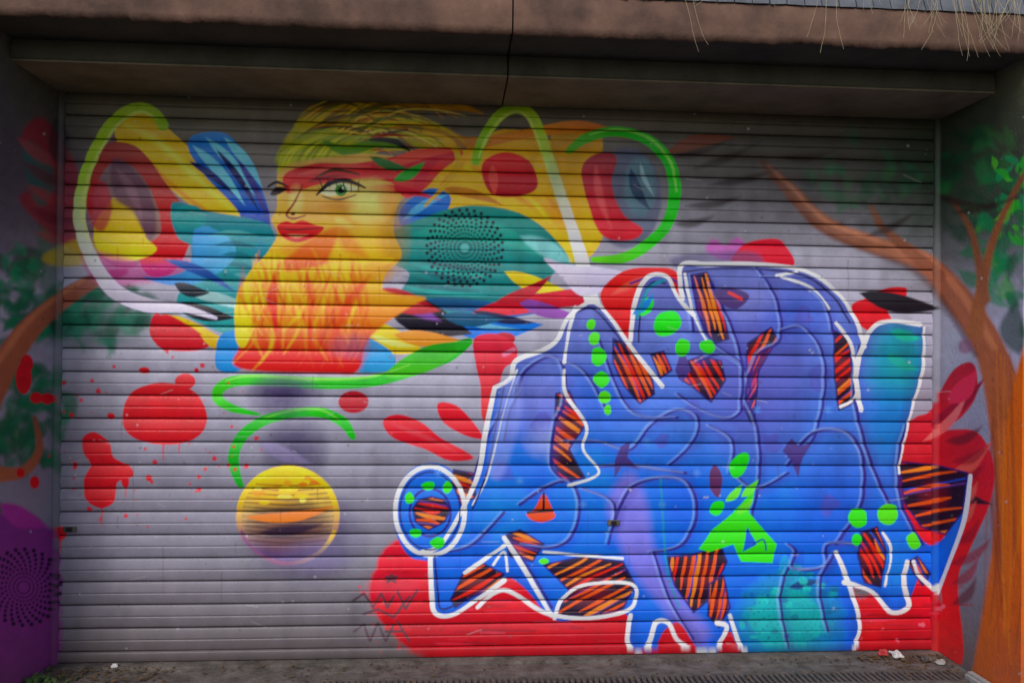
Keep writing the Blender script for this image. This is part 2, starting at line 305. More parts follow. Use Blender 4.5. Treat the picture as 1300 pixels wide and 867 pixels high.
# --- moon
soft(390,680,84,66,(80,68,108),.8)
mm=ell(366,654,62,62,vg(600,(242,202,40),700,(100,76,124)),2)
soft(368,668,56,40,(92,54,58),.9,.7,clip=mm); soft(350,625,40,20,(244,184,56),.8,clip=mm)
for y in range(612,690,6): stroke([(306,y),(366,y+4),(428,y)],[1,2.8,1],(60,36,40),1.8,.65,clip=mm)
leaf(312,655,430,640,13,(226,124,50),8,3,.85,clip=mm); leaf(330,676,410,664,14,(46,30,54),3,4,.9,clip=mm)
for k in range(14): ell(random.uniform(325,405),random.uniform(602,640),random.uniform(3,11),random.uniform(2,5),random.choice([(246,226,110),(234,150,50),(210,110,40),(250,206,70)]),2.5,.8)
ering(366,654,62,60,7,[(150,96,120),(226,186,60),(250,210,30),(250,210,30),(226,186,60),(150,96,120)],2,150,390)
ering(366,654,62,60,5,[(226,196,60),(150,96,120),(120,80,120)],3,20,160,.8)
soft(400,705,50,24,(120,110,150),.6)
# --- bottom red field
fill([(478,712),(496,690),(520,680),(560,700),(640,690),(700,720),(900,640),(1050,690),(1090,760),(1150,700),(1180,740),(1194,760),(1200,832),(1100,836),(800,838),(560,836),(520,822),(486,790),(470,760)],vg(690,(212,40,60),830,(196,16,38)),6,rough=4)
for k in range(110):
    y=random.uniform(715,832); x=random.uniform(480,1180); stroke([(x,y),(x+random.uniform(15,70),y+1)],random.uniform(1,3.5),random.choice([(150,16,36),(224,84,104),(214,54,64),(110,34,48)]),2,.5)
soft(500,745,40,20,(206,60,74),.8); spl_dots(500,770,60,60,60,(210,50,64),.8,2.5)
G=(80,56,68)
for P in [[(492,736),(497,728),(502,738),(490,732),(504,731),(492,738)],[(448,762),(462,752),(474,770),(484,752),(492,770),(500,756)],[(462,778),(480,772),(500,782),(520,756)],[(505,750),(515,772),(530,748)],[(450,800),(462,792),(470,812),(480,790),(490,812),(500,792)],[(490,800),(512,800),(505,788),(520,812)]]:
    stroke(P,3,G,1.6,.9,smooth=False)
# --- red/pink patches behind letters
fill([(762,372),(790,345),(830,340),(858,346),(862,380),(880,420),(820,440),(790,425),(772,400)],vg(340,(226,42,42),430,(196,20,44)),2.5); leaf(775,375,850,350,10,(244,110,90),-5,4,.6)
fill([(895,318),(905,304),(920,312),(935,302),(950,316),(940,328),(915,330)],(194,96,178),4,.9); fill([(932,322),(950,308),(985,304),(1000,318),(1006,338),(970,342),(930,336)],(222,44,62),2.5)
fill([(1080,388),(1100,378),(1125,366),(1150,366),(1146,380),(1125,385),(1130,410),(1105,420),(1088,410)],RED,2.5); leaf(1090,372,1195,392,24,(24,18,28),4,3)
fill([(850,330),(900,320),(960,322),(960,345),(880,348)],(90,80,128),6,.6)
fill([(1140,560),(1160,530),(1180,520),(1210,470),(1236,462),(1240,500),(1220,530),(1196,545),(1240,548),(1262,590),(1256,640),(1230,700),(1216,740),(1222,840),(1180,842),(1196,760),(1170,700),(1140,690)],vg(470,(184,46,62),700,(210,44,48)),3)
leaf(1160,640,1260,560,22,(230,90,80),8,3); leaf(1180,540,1250,480,16,(150,34,56),6,3); leaf(1150,585,1260,640,22,(54,22,38),10,3); leaf(1170,560,1228,500,12,(234,110,110),8,3)
for k in range(9): leaf(1198+random.uniform(0,14),560+k*26,1250+random.uniform(-12,8),540+k*24,13,random.choice([(210,56,56),(140,32,46),(226,104,90),(90,28,40)]),7,4,.7)
leaf(1205,512,1240,470,24,(224,60,84),3,3); ell(1225,440,9,9,(140,74,104),4,.6)
spl_dots(1100,740,110,80,60,(226,120,140),.7,2.5)

# --- LETTERS
def lcol(X,Y):
    a=lin((100,110,184));b=lin((64,112,206));c=lin((12,108,226));e=lin((10,86,208))
    t=np.clip((Y+.12*(X-900)-380)/170,0,1)[...,None]; t2=np.clip((Y-560)/250,0,1)[...,None]
    o=a*(1-t)+b*t; s=np.clip((Y-.25*(X-700)-500)/110,0,1)[...,None]
    return (o*(1-s)+c*s)*(1-t2)+(c*.5+e*.5)*t2
L1=[(628,492),(650,480),(655,458),(690,444),(708,430),(722,402),(752,384),(776,408),(800,440),(806,382),(822,352),(846,352),(862,378),(866,338),(900,336),(960,336),(1020,344),(1062,372),(1086,408),(1096,440),(1104,420),(1128,408),(1168,414),(1173,452),(1156,520),(1138,590),(1148,650),(1176,690),(1200,680),(1218,640),(1230,604),(1222,660),(1204,716),(1188,752),(1166,732),(1150,770),(1130,776),(1108,750),(1082,744),(1088,796),(1078,824),(1000,832),(945,830),(925,800),(908,828),(884,820),(862,790),(842,800),(828,826),(800,818),(798,784),(770,766),(720,788),(694,778),(664,744),(640,734),(604,764),(570,780),(550,768),(548,716),(520,706),(502,672),(502,630),(522,596),(556,588),(590,606),(606,598),(614,560)]
A=fill(L1,lcol,1.5,tex=.25)
soft(1140,460,50,70,(10,146,156),.95,clip=A); soft(1130,540,40,60,(20,116,186),.8,clip=A); soft(1000,790,75,70,(14,142,158),.95,.6,clip=A); soft(690,520,60,60,(114,116,194),.7,clip=A)
fill([(770,640),(800,600),(822,640),(832,700),(870,760),(900,800),(880,822),(840,770),(800,720)],(124,114,204),14,.85,clip=A)
soft(960,480,90,130,(88,82,168),.75,clip=A); soft(1010,400,60,50,(60,90,194),.7,clip=A); soft(640,650,40,60,(24,134,238),.7,clip=A); soft(760,500,60,50,(46,96,206),.7,clip=A)
soft(1060,640,60,80,(40,76,190),.5,clip=A); soft(870,640,40,50,(16,70,186),.5,clip=A); soft(940,380,60,30,(130,136,208),.6,clip=A); soft(740,600,50,60,(30,130,236),.6,clip=A); soft(1130,720,40,40,(30,130,236),.6,clip=A)
stroke(L1,16,(40,44,130),14,.35,closed=True,clip=A)
for cx,cy,s in [(690,540,20),(1010,740,24),(960,780,20),(1040,790,20),(1000,720,16),(640,600,16),(930,380,14),(880,520,14),(1040,480,18),(980,560,16),(1050,640,16),(760,720,14),(1020,400,14),(840,560,12)]:
    fill([(cx+s*random.uniform(.5,1.1)*math.cos(t),cy+s*random.uniform(.5,1.1)*math.sin(t)) for t in np.linspace(0,6.28,11)[:-1]],(30,160,168) if cy>700 and cx>900 else (80,74,166),3,.55,clip=A)
soft(700,560,40,30,(150,162,224),.6,clip=A); leaf(1000,745,1040,735,10,(16,66,120),0,clip=A)
fill([(955,770),(990,745),(1030,760),(1040,800),(1000,822),(960,810)],(14,170,168),4,.7,rough=5,clip=A)
for k in range(26): ell(random.uniform(940,1060),random.uniform(725,822),random.uniform(2,7),random.uniform(2,5),random.choice([(20,170,170),(10,110,140),(60,190,180),(20,90,170)]),2,.7,clip=A)
dots(1010,775,54,(8,104,130),26,8,1.6,.2,.6)
leaf(1130,420,1168,430,14,(30,172,148),2,4,clip=A); leaf(1126,450,1164,470,14,(30,156,144),2,4,clip=A)
def hatch(P,ang,sp=11,w=4.6,dark=(36,16,40),col=(244,92,28)):
    m=fill(P,dark,1.6,smooth=False)
    P=np.array(P,float);cx,cy=P.mean(0);R=np.abs(P-[cx,cy]).max()*1.3;a=math.radians(ang);dx,dy=math.cos(a),math.sin(a)
    soft(cx,cy,R*.4,R*.4,(130,24,40),.6,clip=m)
    for q in range(2):
        k=random.uniform(-.6,.6)*R; stroke([(cx-dy*k-dx*R,cy+dx*k-dy*R),(cx-dy*k+random.uniform(-6,6),cy+dx*k),(cx-dy*k+dx*R,cy+dx*k+dy*R)],2.5,random.choice([(96,56,134),(40,70,180)]),1.6,clip=m)
    k=-R
    while k<R:
        x,y=cx-dy*k,cy+dx*k; g=random.uniform(.5,1); o=random.uniform(-.3,.3)*R
        stroke([(x-dx*R*g+dx*o,y-dy*R*g+dy*o),(x+random.uniform(-3,3),y+random.uniform(-3,3)),(x+dx*R*g+dx*o,y+dy*R*g+dy*o)],[1,w*random.uniform(.7,1.3),1.5],random.choice([col,col,(252,130,60),(222,54,30)]),1.6,clip=m); k+=sp*random.uniform(.65,1.25)
    stroke(P,2.6,(36,26,96),1.6,.9,closed=True,smooth=False)
    return m
hs=[([(778,430),(800,440),(826,470),(830,500),(812,512),(792,490),(778,460)],65,8),
([(876,350),(896,346),(914,380),(924,430),(905,436),(886,400)],75,8),([(862,462),(890,452),(914,458),(920,482),(902,510),(880,492),(862,480)],60,9),
([(706,500),(722,496),(742,540),(722,570),(742,606),(712,612),(700,580),(704,540)],35,10),([(948,436),(978,416),(986,430),(962,470),(956,540),(944,520)],-62,9),
([(1058,420),(1078,430),(1082,512),(1064,520),(1058,470)],-40,10),([(690,716),(740,706),(790,712),(806,742),(790,772),(745,782),(706,780),(722,748)],-28,10),
([(846,706),(880,704),(914,690),(922,712),(900,760),(880,776),(856,742)],-80,10),([(1140,586),(1186,590),(1228,600),(1222,650),(1200,678),(1168,668),(1146,636)],-10,13),
([(1092,676),(1112,668),(1124,700),(1116,744),(1096,738),(1088,706)],60,9),([(590,724),(612,714),(640,728),(630,744),(600,756),(578,770),(572,760)],-30,8),([(1150,712),(1164,706),(1180,728),(1170,742)],60,8),
([(640,680),(660,672),(690,690),(676,712),(648,706)],20,8),([(826,450),(842,446),(852,470),(838,480)],65,7),([(900,740),(918,730),(926,770),(912,795),(898,780)],-80,8)]
for P,a,s in hs: hatch(P,a,s)
hatch([(576,596),(600,600),(604,630),(586,640),(574,612)],20,8)
hatch([(524,645),(532,634),(548,630),(564,634),(572,646),(564,662),(544,672),(528,662)],10,8)
fill([(668,652),(678,646),(690,626),(702,648),(704,656),(690,662),(676,660)],(236,80,26),2); stroke([(670,650),(702,648)],3,BLK); stroke([(690,626),(690,646)],3,BLK)
PU=(44,32,122)
cont=[([(655,500),(668,470),(700,452),(716,470),(716,510),(704,540),(700,590),(716,610)],4),([(660,640),(690,620),(722,610),(736,640),(726,680),(700,694),(664,690)],4),
([(884,460),(912,450),(944,468),(950,500),(930,530),(890,520),(860,500)],3),([(960,340),(985,380),(990,430),(962,450),(946,500),(960,540),(964,600),(948,680)],3.5),
([(990,420),(1020,416),(1044,450),(1046,500),(1030,560),(1000,580)],3),([(1000,590),(1030,550),(1072,548),(1094,580),(1092,640),(1060,690)],4),([(1090,440),(1084,500),(1096,560),(1110,600),(1128,640)],4),
([(780,660),(800,620),(836,606),(872,612),(884,650),(866,690),(826,700)],4),([(1000,690),(1010,700),(1006,720),(1046,718),(1050,690),(1090,690)],3.5),([(758,592),(800,590),(840,596),(870,600)],3.5),
([(640,560),(648,520),(660,500)],3),([(716,560),(760,560),(800,570),(826,540),(860,520),(886,530),(880,560),(850,590)],3),([(800,360),(840,350),(870,372),(880,420)],3),([(902,360),(930,420),(942,470),(940,520)],3.5),
([(1150,540),(1140,580),(1144,640),(1170,690)],4),([(760,430),(800,520),(860,530)],3),([(690,450),(740,470),(770,520)],3),([(640,680),(670,720),(700,770)],4),([(878,350),(884,390),(900,430),(940,460)],3),([(930,600),(960,620),(1000,600)],3),([(830,700),(850,760),(880,810)],3),([(600,610),(616,560),(640,520)],3),
([(966,352),(1010,356),(1046,384),(1056,420)],3),([(1000,720),(990,760),(1000,820)],3),([(740,620),(780,640),(772,690)],3),([(900,540),(930,560),(926,600)],3),([(1060,700),(1040,740),(1050,800)],3),([(560,700),(600,690),(640,650)],3.5)]
for P,w in cont:
    stroke(np.array(P)+[4,2],9,(64,62,160),9,.32,clip=A); stroke(P,w,PU,1.6,.95)
    stroke(np.array(P)-[4,1],[.6,2.4,.6],(150,180,242),3.2,.6,clip=A)
for P in [[(788,566),(800,560),(796,580),(812,596),(790,590),(780,606),(780,584)],[(1004,556),(1014,566),(1030,562),(1018,580),(1012,606),(1004,584),(992,572)],[(856,470),(866,440),(876,470),(866,486)]]: fill(P,(70,54,126),2,smooth=False)
fill([(900,600),(908,590),(916,606),(912,630),(902,622)],(90,44,90),2); fill([(905,370),(930,366),(950,376),(935,392),(915,386)],(76,54,114),3); stroke([(925,372),(940,380)],4,(226,66,56))
Wl=[([(628,492),(648,480),(655,458),(690,444),(708,430),(722,402),(752,384),(776,406),(800,440),(840,490)],5),([(628,492),(616,550),(608,598),(590,640),(560,690),(536,700)],5.5),
([(800,432),(806,382),(822,352),(846,352),(860,378),(880,400)],5),([(866,380),(864,338),(900,336),(960,336),(1020,344),(1062,372),(1086,408),(1096,440)],5),([(1092,520),(1086,470),(1104,420),(1128,408),(1166,412)],5.5),
([(1232,604),(1224,660),(1204,716),(1190,752)],5),([(1190,752),(1166,730),(1158,712)],4.5),([(1150,712),(1146,740),(1152,768),(1130,776),(1108,752),(1086,742),(1070,738)],5.5),([(546,700),(548,750),(552,776),(572,780),(600,764),(640,736)],5.5),
([(606,770),(640,748),(690,776),(740,784),(790,776),(806,762),(800,740),(740,742),(712,762),(704,784)],4.5),([(640,682),(662,716),(690,764),(700,780)],5.5),([(800,780),(796,812),(806,824),(822,818),(832,790),(848,790),(860,812),(884,824),(904,826),(922,796),(910,790)],5.5),
([(926,780),(944,826),(980,834),(1010,832)],4.5),([(1060,700),(1076,740),(1090,790),(1082,822)],5),([(716,470),(718,500),(744,540),(740,570),(760,600),(722,616)],3.5),([(1060,410),(1080,440),(1086,500),(1066,516)],3.5),([(984,350),(1010,346)],3),([(590,726),(620,706),(640,692)],4.5),([(730,390),(722,420),(716,460)],4),
([(1172,416),(1170,470),(1156,520),(1142,580),(1140,600)],3),([(690,700),(730,704),(790,708)],3),([(1120,676),(1130,700),(1122,742)],3),([(868,346),(880,400),(900,440)],3),([(990,352),(1030,366),(1052,392)],2.5),([(600,640),(620,600),(640,520),(656,470)],2)]
for P,w in Wl: stroke(P,[w,w+1,w,w-1,w+.5],WHT,1.6)
ering(546,648,44,56,5.5,WHT,1.6); ering(546,650,26,30,3,PU); ering(546,648,38,49,2,(30,30,96))
stroke([(640,492),(628,550),(618,600),(600,645)],2.5,(26,26,90)); stroke([(866,346),(900,342),(960,342),(1018,350),(1056,376),(1078,410)],2.4,(36,26,80)); stroke([(552,706),(556,750),(562,772),(600,756)],2.2,(24,24,90)); stroke([(810,434),(814,386),(826,360),(844,360)],2.2,(30,24,80)); stroke([(734,396),(752,392),(774,414),(800,450)],2.2,(30,24,80))
fill([(640,486),(658,480),(662,520),(640,600),(620,600),(628,540)],(140,152,222),8,.5)
GB=(76,226,44)
for a in [(750,412,6,7,.3),(754,430,7,9,.2),(759,452,10,12,0),(763,482,11,10,0),(768,504,8,8,0),(771,520,5,6,0),(820,390,8,14,.6),(846,412,20,15,-.7),(866,442,10,12,.3),(897,440,10,9,.5),(938,590,11,18,.5),(909,644,9,11,.7),(1087,656,13,14,0),(1126,652,13,16,.2),(1158,686,8,11,-.4),(1086,684,7,8,0),(544,616,9,6,0),(520,632,6,8,0),(568,618,6,8,0),(556,688,10,7,0),(528,676,8,6,0),(690,712,6,4,0)]:
    x,y,rx,ry,ro=a
    pts=[(x+(rx*math.cos(t)*math.cos(ro)-ry*math.sin(t)*math.sin(ro))*random.uniform(.8,1.12),y+(rx*math.cos(t)*math.sin(ro)+ry*math.sin(t)*math.cos(ro))*random.uniform(.8,1.12)) for t in np.linspace(0,6.28,9)[:-1]]
    fill(pts,random.choice([GB,(60,212,48),(96,230,58)]),1.6)
fill([(886,696),(905,670),(930,650),(958,618),(950,650),(962,664),(985,690),(980,714),(940,712),(930,690),(900,700)],GB,1.6,smooth=False)
fill([(948,668),(960,690),(942,700)],(16,86,196),1.6,smooth=False); stroke([(955,690),(968,684),(972,698)],2,(16,60,140))
for a in [(920,636),(940,630),(934,652)]: leaf(a[0],a[1],a[0]+22,a[1]-22,10,(110,232,74),2)
leaf(802,400,830,372,10,(40,124,200),3); stroke([(808,404),(822,368),(842,356)],4,(36,134,160))
for cx,cy in [(740,640),(884,600),(556,600),(960,520),(820,560),(840,640),(660,610),(1050,520)]:
    for k in range(4):
        a=k*math.pi/4; stroke([(cx-5*math.cos(a),cy-5*math.sin(a)),(cx+5*math.cos(a),cy+5*math.sin(a))],1.5,(90,140,236),1.6,.7)
stroke([(838,608),(846,720),(862,770)],3,(30,140,160),2,.7)
stroke([(626,716),(640,700),(644,724)],3,WHT)
# --- left pier lower purple with dot rosette
fill([(-320,700),(-60,650),(20,652),(56,664),(76,700),(76,870),(60,987),(-320,987)],vg(650,(118,38,118),867,(140,52,128)),8,.95,rough=4)
dots(30,745,48,(34,12,48),26,9,2.6,.17)
leaf(0,640,60,668,26,(156,54,136),4,5)
# saturation lift, grime
lum=(C@np.array([.3,.59,.11],np.float32))[...,None]; C=lum+(C-lum)*1.10
C*=(1-.20*np.clip(vnoise(90,31,14)*1.6-.6,0,1)*np.clip(vnoise(200,33)*1.6-.3,0,1))[...,None]
C*=(1-.14*np.clip(vnoise(40,41)*.5+vnoise(11,42)*.5-.4,0,1)*2)[...,None]
C*=(1+.08*(vnoise(2.2,44)-.5)+.05*(vnoise(5,45)-.5))[...,None]
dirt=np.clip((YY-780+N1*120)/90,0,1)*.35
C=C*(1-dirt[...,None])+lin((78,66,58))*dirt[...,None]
for _ in range(900):
    ell_fast(random.uniform(0,1300),random.uniform(120,860),random.random()**2*1.5+.3,random.choice([(60,50,50),(190,186,190),(90,80,80),(110,80,50)]),.5)
for _ in range(40):
    x=random.uniform(70,1190);y=random.uniform(300,760);l=random.uniform(10,60); stroke([(x,y),(x+random.uniform(-1,1),y+l)],[2,.6],(70,58,50),2,.35,smooth=False)
for _ in range(50):
    x=random.uniform(70,1190);y=random.uniform(200,820);a=random.uniform(-.5,.5);l=random.uniform(4,26); stroke([(x,y),(x+l*math.cos(a),y+l*math.sin(a))],1,(170,166,170),1.2,.45,smooth=False)
C=np.clip(C,0.004,.9).astype(np.float32)
ALB=1.3

def sample(P):
    q=P-CAM; a=np.maximum(q@d,.3)
    x=650+F*(q@r)/a+MX; y=433.5-F*(q@u)/a+MY
    def refl(v,n):
        v=np.abs(v); m=2*(n-1.001); v=np.mod(v,m); return np.where(v>n-1.001,m-v,v)
    x=refl(x,W);y=refl(y,H); xi=x.astype(int);yi=y.astype(int);fx=(x-xi)[:,None];fy=(y-yi)[:,None]
    xj=np.minimum(xi+1,W-1); yj=np.minimum(yi+1,H-1)
    return np.clip(((C[yi,xi]*(1-fx)+C[yi,xj]*fx)*(1-fy)+(C[yj,xi]*(1-fx)+C[yj,xj]*fx)*fy)*ALB,0,.85)

# ---------------------------------------------------------------- materials
def newmat(name,rough=.8):
    m=bpy.data.materials.new(name); m.use_nodes=True; nt=m.node_tree; b=nt.nodes["Principled BSDF"]; b.inputs["Roughness"].default_value=rough
    return m,nt,b
def N(nt,t,**kw):
    n=nt.nodes.new(t)
    for k,v in kw.items(): setattr(n,k,v)
    return n
def add_bump(nt,b,scale,strength,dist=.004,detail=3):
    g=N(nt,'ShaderNodeNewGeometry')
    no=N(nt,'ShaderNodeTexNoise'); no.inputs['Scale'].default_value=scale; no.inputs['Detail'].default_value=detail; nt.links.new(g.outputs['Position'],no.inputs['Vector'])
    bp=N(nt,'ShaderNodeBump'); bp.inputs['Strength'].default_value=strength; bp.inputs['Distance'].default_value=dist
    nt.links.new(no.outputs['Fac'],bp.inputs['Height']); nt.links.new(bp.outputs[0],b.inputs['Normal']); return no
def paint_mat(name,rough,bs,bstr,spec=.3,det=1,rv=.2):
    m,nt,b=newmat(name,rough); b.inputs['Specular IOR Level'].default_value=spec
    at=N(nt,'ShaderNodeAttribute'); at.attribute_name="paint"
    no=add_bump(nt,b,bs,bstr,detail=det)
    nt.links.new(at.outputs['Color'],b.inputs['Base Color'])
    mr=N(nt,'ShaderNodeMapRange'); mr.inputs[3].default_value=rough-rv; mr.inputs[4].default_value=rough+rv; nt.links.new(no.outputs['Fac'],mr.inputs[0]); nt.links.new(mr.outputs[0],b.inputs['Roughness'])
    return m
def stone(name,c1,c2,scale=6,rough=.9,bs=40,bstr=.6,dist=.004,c3=None):
    m,nt,b=newmat(name,rough); add_bump(nt,b,bs,bstr,dist); b.inputs['Specular IOR Level'].default_value=.25
    g=N(nt,'ShaderNodeNewGeometry'); n2=N(nt,'ShaderNodeTexNoise'); n2.inputs['Scale'].default_value=scale; n2.inputs['Detail'].default_value=7; n2.inputs['Roughness'].default_value=.65
    nt.links.new(g.outputs['Position'],n2.inputs['Vector']); cr=N(nt,'ShaderNodeValToRGB')
    cr.color_ramp.elements[0].position=.35; cr.color_ramp.elements[0].color=(*c1,1); cr.color_ramp.elements[1].position=.65; cr.color_ramp.elements[1].color=(*c2,1)
    if c3: e=cr.color_ramp.elements.new(.74); e.color=(*c3,1)
    nt.links.new(n2.outputs['Fac'],cr.inputs[0]); nt.links.new(cr.outputs[0],b.inputs['Base Color']); return m
M_sh=paint_mat("painted_steel",.45,120,.08,.4)
M_wp=paint_mat("painted_render",.8,70,.6,.15,4,.1)
M_soff=stone("opening_soffit",(.13,.11,.07),(.21,.175,.115),5)
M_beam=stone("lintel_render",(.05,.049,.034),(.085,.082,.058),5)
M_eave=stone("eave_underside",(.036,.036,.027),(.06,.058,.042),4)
M_fas=stone("fascia_paint",(.085,.05,.038),(.19,.105,.072),5,.85,60,.5,c3=(.23,.17,.125))
M_slate=stone("slate",(.085,.09,.10),(.17,.175,.195),9,.6,60,.5)
M_wall=stone("wall_render",(.22,.2,.18),(.32,.30,.27),3)
M_gnd=stone("concrete_ground",(.075,.062,.053),(.18,.155,.135),9,.95,70,.9,.006,c3=(.25,.22,.19))
M_kerb=stone("kerb_stone",(.28,.27,.25),(.42,.40,.37),12,.9,70,.8)
M_iron=stone("cast_iron",(.07,.065,.06),(.15,.12,.10),20,.7,80,.4)
M_dark,nt,b=newmat("drain_void",.9); b.inputs['Base Color'].default_value=(.008,.008,.008,1)
M_leaf=stone("dead_leaf",(.06,.035,.018),(.20,.12,.05),30)
M_weed=stone("weed_leaf",(.035,.075,.02),(.08,.13,.035),20)
M_straw=stone("straw",(.36,.29,.17),(.55,.46,.28),30)
M_paper=stone("paper",(.55,.52,.5),(.7,.68,.66),10); M_redp=stone("red_wrapper",(.4,.03,.04),(.5,.06,.06),10)

# ---------------------------------------------------------------- mesh helpers
def empty(name):
    o=bpy.data.objects.new(name,None); sc.collection.objects.link(o); return o
def obj(name,me,mat,parent=None):
    o=bpy.data.objects.new(name,me); sc.collection.objects.link(o); me.materials.append(mat)
    if parent: o.parent=parent
    return o
def gridmesh(name,P,nu,nv,col=None,smooth=True):
    me=bpy.data.meshes.new(name); n=len(P); me.vertices.add(n); me.vertices.foreach_set('co',P.astype(np.float32).ravel())
    i=np.arange((nv-1)*(nu-1)); rr=i//(nu-1); cc=i%(nu-1); a=rr*nu+cc
    q=np.stack([a,a+1,a+nu+1,a+nu],-1).astype(np.int32); nf=len(q)
    me.loops.add(nf*4); me.loops.foreach_set('vertex_index',q.ravel())
    me.polygons.add(nf); me.polygons.foreach_set('loop_start',np.arange(nf,dtype=np.int32)*4)
    try: me.polygons.foreach_set('loop_total',np.full(nf,4,np.int32))
    except Exception: pass
    if smooth: me.polygons.foreach_set('use_smooth',np.ones(nf,bool))
    if col is not None:
        ca=me.color_attributes.new("paint",'FLOAT_COLOR','POINT'); ca.data.foreach_set('color',np.concatenate([col,np.ones((n,1))],1).astype(np.float32).ravel())
    me.update(calc_edges=True); me.validate(); return me
def sheet(name,p0,pu,pv,nu,nv,parent,mat=None):
    p0,pu,pv=map(lambda v:np.array(v,float),(p0,pu,pv))
    U,V=np.meshgrid(np.linspace(0,1,nu),np.linspace(0,1,nv)); P=p0+U.ravel()[:,None]*(pu-p0)+V.ravel()[:,None]*(pv-p0)
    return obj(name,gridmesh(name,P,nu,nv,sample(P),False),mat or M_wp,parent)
def boxm(name,lo,hi,mat,parent=None,bev=.004):
    bm=bmesh.new(); bmesh.ops.create_cube(bm,size=1)
    for v in bm.verts:
        for k in range(3): v.co[k]=lo[k]+(v.co[k]+.5)*(hi[k]-lo[k])
    if bev: bmesh.ops.bevel(bm,geom=bm.edges[:],offset=bev,segments=2,affect='EDGES')
    me=bpy.data.meshes.new(name); bm.to_mesh(me); bm.free(); return obj(name,me,mat,parent)
XL,XR,ZT=-1.774,2.323,2.555
DEP=.60      # pier depth
BD=.42       # lintel beam depth
ZC=2.64      # eave ceiling height
# ---------------------------------------------------------------- roller shutter
sh=empty("roller_shutter")
ns=24; pit=(ZT-.05)/ns; tt=np.unique(np.concatenate([np.linspace(0,1,25),[.012,.025,.975,.988,.488,.5,.512]]))
zs=[];ys=[];dk=[]
for s in range(ns):
    jit=rng.normal(0,.0008)
    for t in tt[:-1]:
        zs.append(.05+(s+t)*pit)
        e=min(t,1-t); prof=.011*math.sin(math.pi*min(max(t,0),1))**.6
        gro=-.007*math.exp(-(e/.024)**2); mid=-.0035*math.exp(-((t-.5)/.018)**2)
        ys.append(-(prof+gro+mid)+jit); dk.append((1-.84*math.exp(-(e/.026)**2))*(1-.22*math.exp(-((t-.5)/.016)**2)))  # dk darkens the grooves in colour: joint dirt plus painted-in groove shade
zs=np.array(zs);ys=np.array(ys);dk=np.array(dk)
nx=1240; xs=np.linspace(XL-.02,XR+.02,nx)
Xg,Zg=np.meshgrid(xs,zs); dent=.0022*np.sin(Xg*2.1+Zg*1.3)+.0012*np.sin(Xg*6.7-Zg*3.1)
for (dx,dz,s_,a_) in [(-.9,.5,.10,.006),(.3,.9,.14,.005),(1.5,.4,.12,.007),(1.9,1.2,.1,.004),(-1.3,1.1,.12,.004),(-.2,.35,.08,.006)]:
    dent+=a_*np.exp(-(((Xg-dx)/s_)**2+((Zg-dz)/(s_*.6))**2))
Yg=ys[:,None]+dent
flat=np.stack([Xg.ravel(),np.zeros(Xg.size),Zg.ravel()],-1)
slatv=np.repeat(rng.uniform(.93,1.05,ns),len(tt)-1)
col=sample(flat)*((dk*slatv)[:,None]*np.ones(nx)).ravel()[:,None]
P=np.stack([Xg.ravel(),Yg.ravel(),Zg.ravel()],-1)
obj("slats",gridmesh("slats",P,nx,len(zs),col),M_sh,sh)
prof=[(-.004,.052),(-.016,.05),(-.018,.044),(-.018,.012),(-.012,.006),(0,.006)]
X2=np.linspace(XL-.02,XR+.02,1000); PP=np.array([[x,y,z] for (y,z) in prof for x in X2]); PF=PP.copy(); PF[:,1]=0
obj("bottom_rail",gridmesh("bottom_rail",PP,len(X2),len(prof),sample(PF)*.85,False),M_sh,sh)
for nm,a,bb in (("guide_rail_l",XL,XL+.03),("guide_rail_r",XR-.03,XR)):
    pr=[(a if nm[-1]=='r' else bb,-.002),(a if nm[-1]=='r' else bb,-.026),(bb if nm[-1]=='r' else a,-.026)]
    zz=np.linspace(0,ZT,600); PP=np.array([[x,y,z] for (x,y) in pr for z in zz])
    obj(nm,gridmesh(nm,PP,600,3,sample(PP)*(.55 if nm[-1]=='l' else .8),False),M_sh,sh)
for i,(x,z) in enumerate([(XL+.075,.60),(.75,.62)]):
    boxm("lock_plate_%d"%i,(x-.03,-.02,z-.012),(x+.03,-.008,z+.012),M_iron,sh,.003); boxm("lock_cylinder_%d"%i,(x-.012,-.032,z-.009),(x+.012,-.018,z+.009),M_dark,sh,.003)

# ---------------------------------------------------------------- garage building
gb=empty("garage_building")
sheet("reveal_left",(XL,-DEP,0),(XL,0.03,0),(XL,-DEP,ZC),120,620,gb)
sheet("reveal_right",(XR,0.03,0),(XR,-DEP,0),(XR,0.03,ZC),160,620,gb)
sheet("front_left",(XL-1.6,-DEP,0),(XL,-DEP,0),(XL-1.6,-DEP,ZC),120,200,gb)
sheet("front_right",(XR,-DEP,0),(XR+1.6,-DEP,0),(XR,-DEP,ZC),160,240,gb)
boxm("wall_back",(XL-1.6,.06,-.1),(XR+1.6,.3,4.4),M_wall,gb)
boxm("wall_core_left",(XL-1.6,-DEP+.003,-.1),(XL-.003,.058,ZC-.002),M_wall,gb,0); boxm("wall_core_right",(XR+.003,-DEP+.003,-.1),(XR+1.6,.058,ZC-.002),M_wall,gb,0)
JX=.21
for i,(a,c) in enumerate([(XL+.001,JX-.003),(JX+.003,XR-.001)]):
    boxm("lintel_%d"%i,(a,-BD,ZT+.004),(c,.056,ZC-.002),M_beam,gb,.003)
    boxm("soffit_board_%d"%i,(a,-BD+.004,ZT-.004),(c,.05,ZT+.0035),M_soff,gb,.001)
for i,(a,c) in enumerate([(XL-1.7,JX-.003),(JX+.003,XR+1.7)]):
    boxm("eave_soffit_%d"%i,(a,-.67,ZC),(c,.05,2.77),M_eave,gb,.003)
